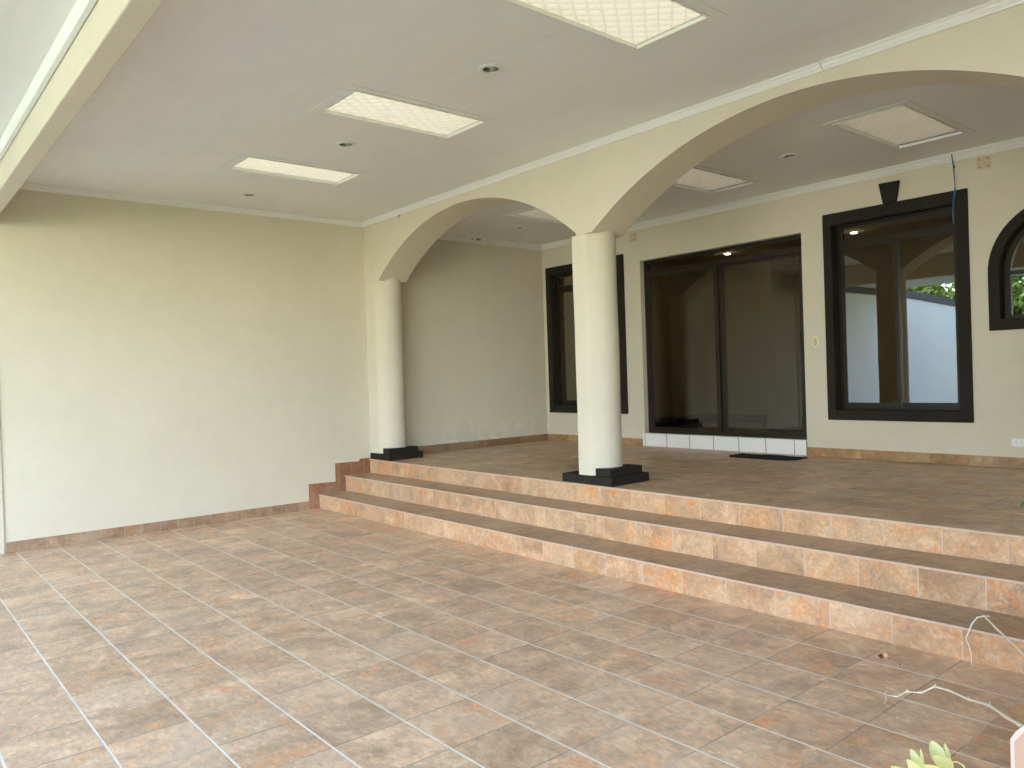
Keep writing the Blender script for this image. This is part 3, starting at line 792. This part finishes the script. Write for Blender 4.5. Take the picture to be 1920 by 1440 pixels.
def leaf_geo(mm, base, tip, width, up, curl=.15, fold=.25, n=8):
    base, tip = Vector(base), Vector(tip); ax = tip-base; L = ax.length; d = ax.normalized()
    side = d.cross(Vector(up)).normalized(); nr = side.cross(d).normalized()
    rows = []
    for i in range(n+1):
        f = i/n
        w = width*.5*max(.04, math.sin(math.pi*min(1, f*.96+.02))**.62)
        c = base + d*(L*f) + nr*(curl*L*math.sin(math.pi*f)*.5 - curl*L*f*f*.4)
        rows.append([mm.bm.verts.new(c - side*w + nr*w*fold), mm.bm.verts.new(c), mm.bm.verts.new(c + side*w + nr*w*fold)])
    for a, b in zip(rows, rows[1:]):
        for k in (0, 1): mm.bm.faces.new((a[k], a[k+1], b[k+1], b[k]))

# low plant with yellow green leaves in front of the planter
C0 = Vector((7.47, -2.72, 0))
lp = thing('leafy_plant', C0, 'young plant with pale yellow green leaves at the bottom edge of the photo', 'plant')
m = MB()
stems = [((7.46, -2.71, 0), (7.425, -2.68, .30), (7.412, -2.70, .42)), ((7.48, -2.73, 0), (7.47, -2.69, .28), (7.448, -2.645, .42))]
for s_ in stems: m.tube(s_, [.006, .005, .0035], 8)
m.build('stem', simple('green_stem', (.25, .32, .08), .5), lp, smooth=True)
LS = [((7.437, -2.637, .415), (7.409, -2.628, .472), .042), ((7.439, -2.596, .41), (7.437, -2.62, .472), .013), ((7.46, -2.636, .42), (7.446, -2.709, .472), .040), ((7.412, -2.697, .41), (7.393, -2.709, .472), .029), ((7.414, -2.695, .41), (7.408, -2.69, .472), .010), ((7.416, -2.715, .41), (7.410, -2.768, .472), .032), ((7.404, -2.715, .41), (7.400, -2.826, .472), .022), ((7.475, -2.661, .41), (7.45, -2.767, .472), .032), ((7.44, -2.66, .40), (7.40, -2.70, .43), .036), ((7.45, -2.66, .40), (7.50, -2.70, .42), .036)]
for b_, t_, w_ in LS:
    m = MB(); leaf_geo(m, b_, t_, w_*.84, (.55, -.75, .35), .10, .30, 10); m.build('leaf', M['lime'], lp, smooth=True)
m = MB(); m.tube([(7.450, -2.650, .40), (7.462, -2.656, .448), (7.478, -2.651, .452), (7.491, -2.656, .450), (7.500, -2.651, .43)], [.003, .0022, .002, .002, .0014], 6); m.build('tendril', M['lime'], lp, smooth=True)
# broad leaved plant in the planter, one leaf tip reaches into view
bp2 = thing('broad_leaf_plant', (7.95, -1.55, .33), 'green leaf tip of a broad leaved plant reaching in beside the steps', 'plant')
m = MB()
ends = []
for k in range(7):
    a = R(120 + k*50); top = Vector((7.95+.16*math.cos(a), -1.55+.16*math.sin(a), .80+.05*(k % 3)))
    m.tube([(7.95+.02*math.cos(a), -1.55+.02*math.sin(a), .33), (7.95+.08*math.cos(a), -1.55+.08*math.sin(a), .6), top], [.006, .005, .003], 6); ends.append((a, top))
m.build('stem', simple('plant_stem', (.13, .22, .06), .5), bp2, smooth=True)
for a, tp in ends:
    m = MB(); leaf_geo(m, tp, tp + Vector((.26*math.cos(a), .26*math.sin(a), -.04)), .10, (0, 0, 1)); m.build('leaf', M['leaf'], bp2, smooth=True)
m = MB(); m.tube([(7.93, -1.53, .33), (7.75, -1.52, .70), (7.56, -1.56, .90)], [.006, .005, .003], 6); m.build('stem', bpy.data.materials['plant_stem'], bp2, smooth=True)
m = MB(); leaf_geo(m, (7.58, -1.56, 1.01), (7.272, -1.52, .915), .085, (.1, -.6, .8)); m.build('leaf', M['leaf'], bp2, smooth=True)
m = MB(); m.tube([(7.56, -1.56, .90), (7.575, -1.56, .96), (7.59, -1.56, 1.012)], .003, 6); m.build('stem', bpy.data.materials['plant_stem'], bp2, smooth=True)

# ------------------------------------------------------------------ house wing, boundary walls, trees (side boundary wall and trees seen in the window reflections)
m = MB(); m.box((XE, -3.83, -.1), (XE+.15, YB+.1, 3.705)); tag(m.build('wing_wall', M['wall']), 'cream end wall closing the covered porch beyond the photo', 'wall')
bw = thing('boundary_wall', (0, -9, 0), 'tall pale boundary wall with a dark capping, mirrored in the tall window', 'wall')
m = MB(); m.prism([(-.10, -3.832, -.1), (-.10, -16.2, -.1), (-.10, -16.2, 2.74), (-.10, -9.0, 3.02), (-.10, -3.832, 3.02)], (.15, 0, 0)); m.build('render', M['bwall'], bw)
m = MB(); m.prism([(-.14, -3.90, 3.02), (-.14, -9.0, 3.02), (-.14, -16.2, 2.74), (-.14, -16.2, 2.89), (-.14, -9.0, 3.18), (-.14, -3.90, 3.18)], (.24, 0, 0)); m.build('capping', M['cap'], bw)
fw_ = thing('front_wall', (8, -16, 0), 'unseen white front boundary wall with a dark capping, shaped to bounce sunlight into the porch', 'wall')  # wall out of view, made taller and paler to throw sun inside
m = MB(); m.box((.06, -16.15, -.1), (19, -16.0, 3.0)); m.build('render', M['bounce_wall'], fw_)
m = MB(); m.box((.12, -16.2, 3.001), (19, -15.95, 3.14)); m.build('capping', M['cap'], fw_)

def crown_mesh(seed, n=5200, rx=2.4, rz=1.8):
    rnd = random.Random(seed); mm = MB()
    cl = [(Vector((rnd.uniform(-1, 1)*rx*.75, rnd.uniform(-1, 1)*rx*.75, rnd.uniform(-.8, 1)*rz*.75)), rnd.uniform(.55, 1.0)) for _ in range(22)]
    for _ in range(n):
        c, rr = rnd.choice(cl)
        d = Vector((rnd.gauss(0, 1), rnd.gauss(0, 1), rnd.gauss(0, .8))).normalized()
        p = c + d*rr*rnd.random()**.4
        nrm = (d + Vector((rnd.uniform(-.8, .8), rnd.uniform(-.8, .8), rnd.uniform(-.2, 1)))).normalized()
        u = nrm.orthogonal().normalized(); u = Matrix.Rotation(rnd.uniform(0, 6.28), 3, nrm) @ u; w = nrm.cross(u); s = rnd.uniform(.07, .14)
        mm.quad(p-u*s, p-w*s*.55, p+u*s, p+w*s*.55)
    return mm
def make_tree(loc, seed, h, label, name='garden_tree', cat='tree', group='trees beyond the boundary wall', rx=2.4, rz=1.8, n=5200):
    t = thing(name, loc, label, cat, group)
    mm = MB(); x, y, z = loc
    mm.tube([(x, y, z-.1), (x+.05, y, z+h*.3), (x-.05, y+.1, z+h*.6), (x, y, z+h*.85)], [.045*h, .036*h, .027*h, .011*h], 10)
    rnd = random.Random(seed)
    for k in range(6):
        a = k*1.05; q = h*(.42+.05*k)
        mm.tube([(x, y, z+q), (x+.3*rx*math.cos(a), y+.3*rx*math.sin(a), z+q+.12*h), (x+.62*rx*math.cos(a), y+.62*rx*math.sin(a), z+q+.2*h)], [.08, .05, .02], 8)
    mm.build('trunk', M['bark'], t, smooth=True)
    cm = crown_mesh(seed, n, rx, rz)
    for v in cm.bm.verts: v.co += Vector((x, y, z+h*.80))
    cm.build('crown', M['tree'], t)
tl = ['bushy green tree just beyond the tall boundary wall', 'green tree farther along behind the boundary wall', 'green tree behind the corner of the boundary walls', 'green tree behind the front boundary wall', 'green tree beyond the front wall farther from the corner']
for i, (x, y, h) in enumerate(((-3.2, -10.5, 4.4), (-3.0, -14.5, 4.2), (-1.2, -19.0, 4.8), (3.2, -20.0, 5.2), (8.5, -21.5, 5.2))):
    make_tree((x, y, -.03), 30+i, h, tl[i])

for i, (x, y, h, lab) in enumerate(((1.1, -14.7, 2.9, 'tall leafy shrub in the corner of the two boundary walls'), (3.3, -14.9, 2.5, 'tall leafy shrub before the front wall, farther from the corner'))):
    make_tree((x, y, -.03), 60+i, h, lab, 'tall_shrub', 'shrub', 'shrubs before the front wall', .95, 1.3, 4200)

# ------------------------------------------------------------------ light, sky, camera
EL, AZ = 50., -22.                       # sun height; compass turn from +Y towards +X
w = bpy.data.worlds.new('World'); scene.world = w; w.use_nodes = True
nt = w.node_tree; bg = nt.nodes['Background']
sky = nt.nodes.new('ShaderNodeTexSky'); sky.sky_type = 'NISHITA'; sky.sun_disc = False
sky.sun_elevation = R(EL); sky.sun_rotation = R(AZ); sky.air_density = 1.0; sky.dust_density = 1.0; sky.ozone_density = 1.0
tn = nt.nodes.new('ShaderNodeMix'); tn.data_type = 'RGBA'; tn.blend_type = 'MULTIPLY'; tn.inputs[0].default_value = 1.
tn.inputs[7].default_value = (1., .965, .97, 1)            # tints the sky colour to warm its light, like white balance
nt.links.new(sky.outputs[0], tn.inputs[6]); nt.links.new(tn.outputs[2], bg.inputs[0]); bg.inputs[1].default_value = .15
sd_ = Vector((math.sin(R(AZ))*math.cos(R(EL)), math.cos(R(AZ))*math.cos(R(EL)), math.sin(R(EL))))
ld = bpy.data.lights.new('sun', 'SUN'); ld.energy = 3.0; ld.angle = R(.55); ld.color = (1., .93, .80)
lo = bpy.data.objects.new('sun', ld); COL.objects.link(lo); lo.location = (0, 0, 20)
lo.rotation_euler = sd_.to_track_quat('Z', 'Y').to_euler()

cam = bpy.data.cameras.new('camera'); co = bpy.data.objects.new('camera', cam); COL.objects.link(co); scene.camera = co
cam.sensor_width = 36.; cam.lens = 1458.4/1920*36.; cam.clip_start = .05; cam.clip_end = 500
ax, ay, az = -.00864, -.0328, 0.
fw = Vector((-.7648326, .6441711, -.00864176)); rt = Vector((.64406546, .76426728, -.03279054)); up = Vector((.0145181, .03064513, .99942489))
mt = Matrix((rt, up, -fw)).transposed().to_4x4(); mt.translation = Vector((8.2385, -4.6682, 1.4213))
co.matrix_world = mt

vs = scene.view_settings
vs.view_transform = 'Standard'; vs.look = 'None'; vs.gamma = 1.; vs.exposure = 4.08
cy = scene.cycles
cy.max_bounces = 10; cy.diffuse_bounces = 6; cy.glossy_bounces = 4; cy.transmission_bounces = 6; cy.transparent_max_bounces = 12
cy.use_denoising = True; cy.sample_clamp_indirect = 8.
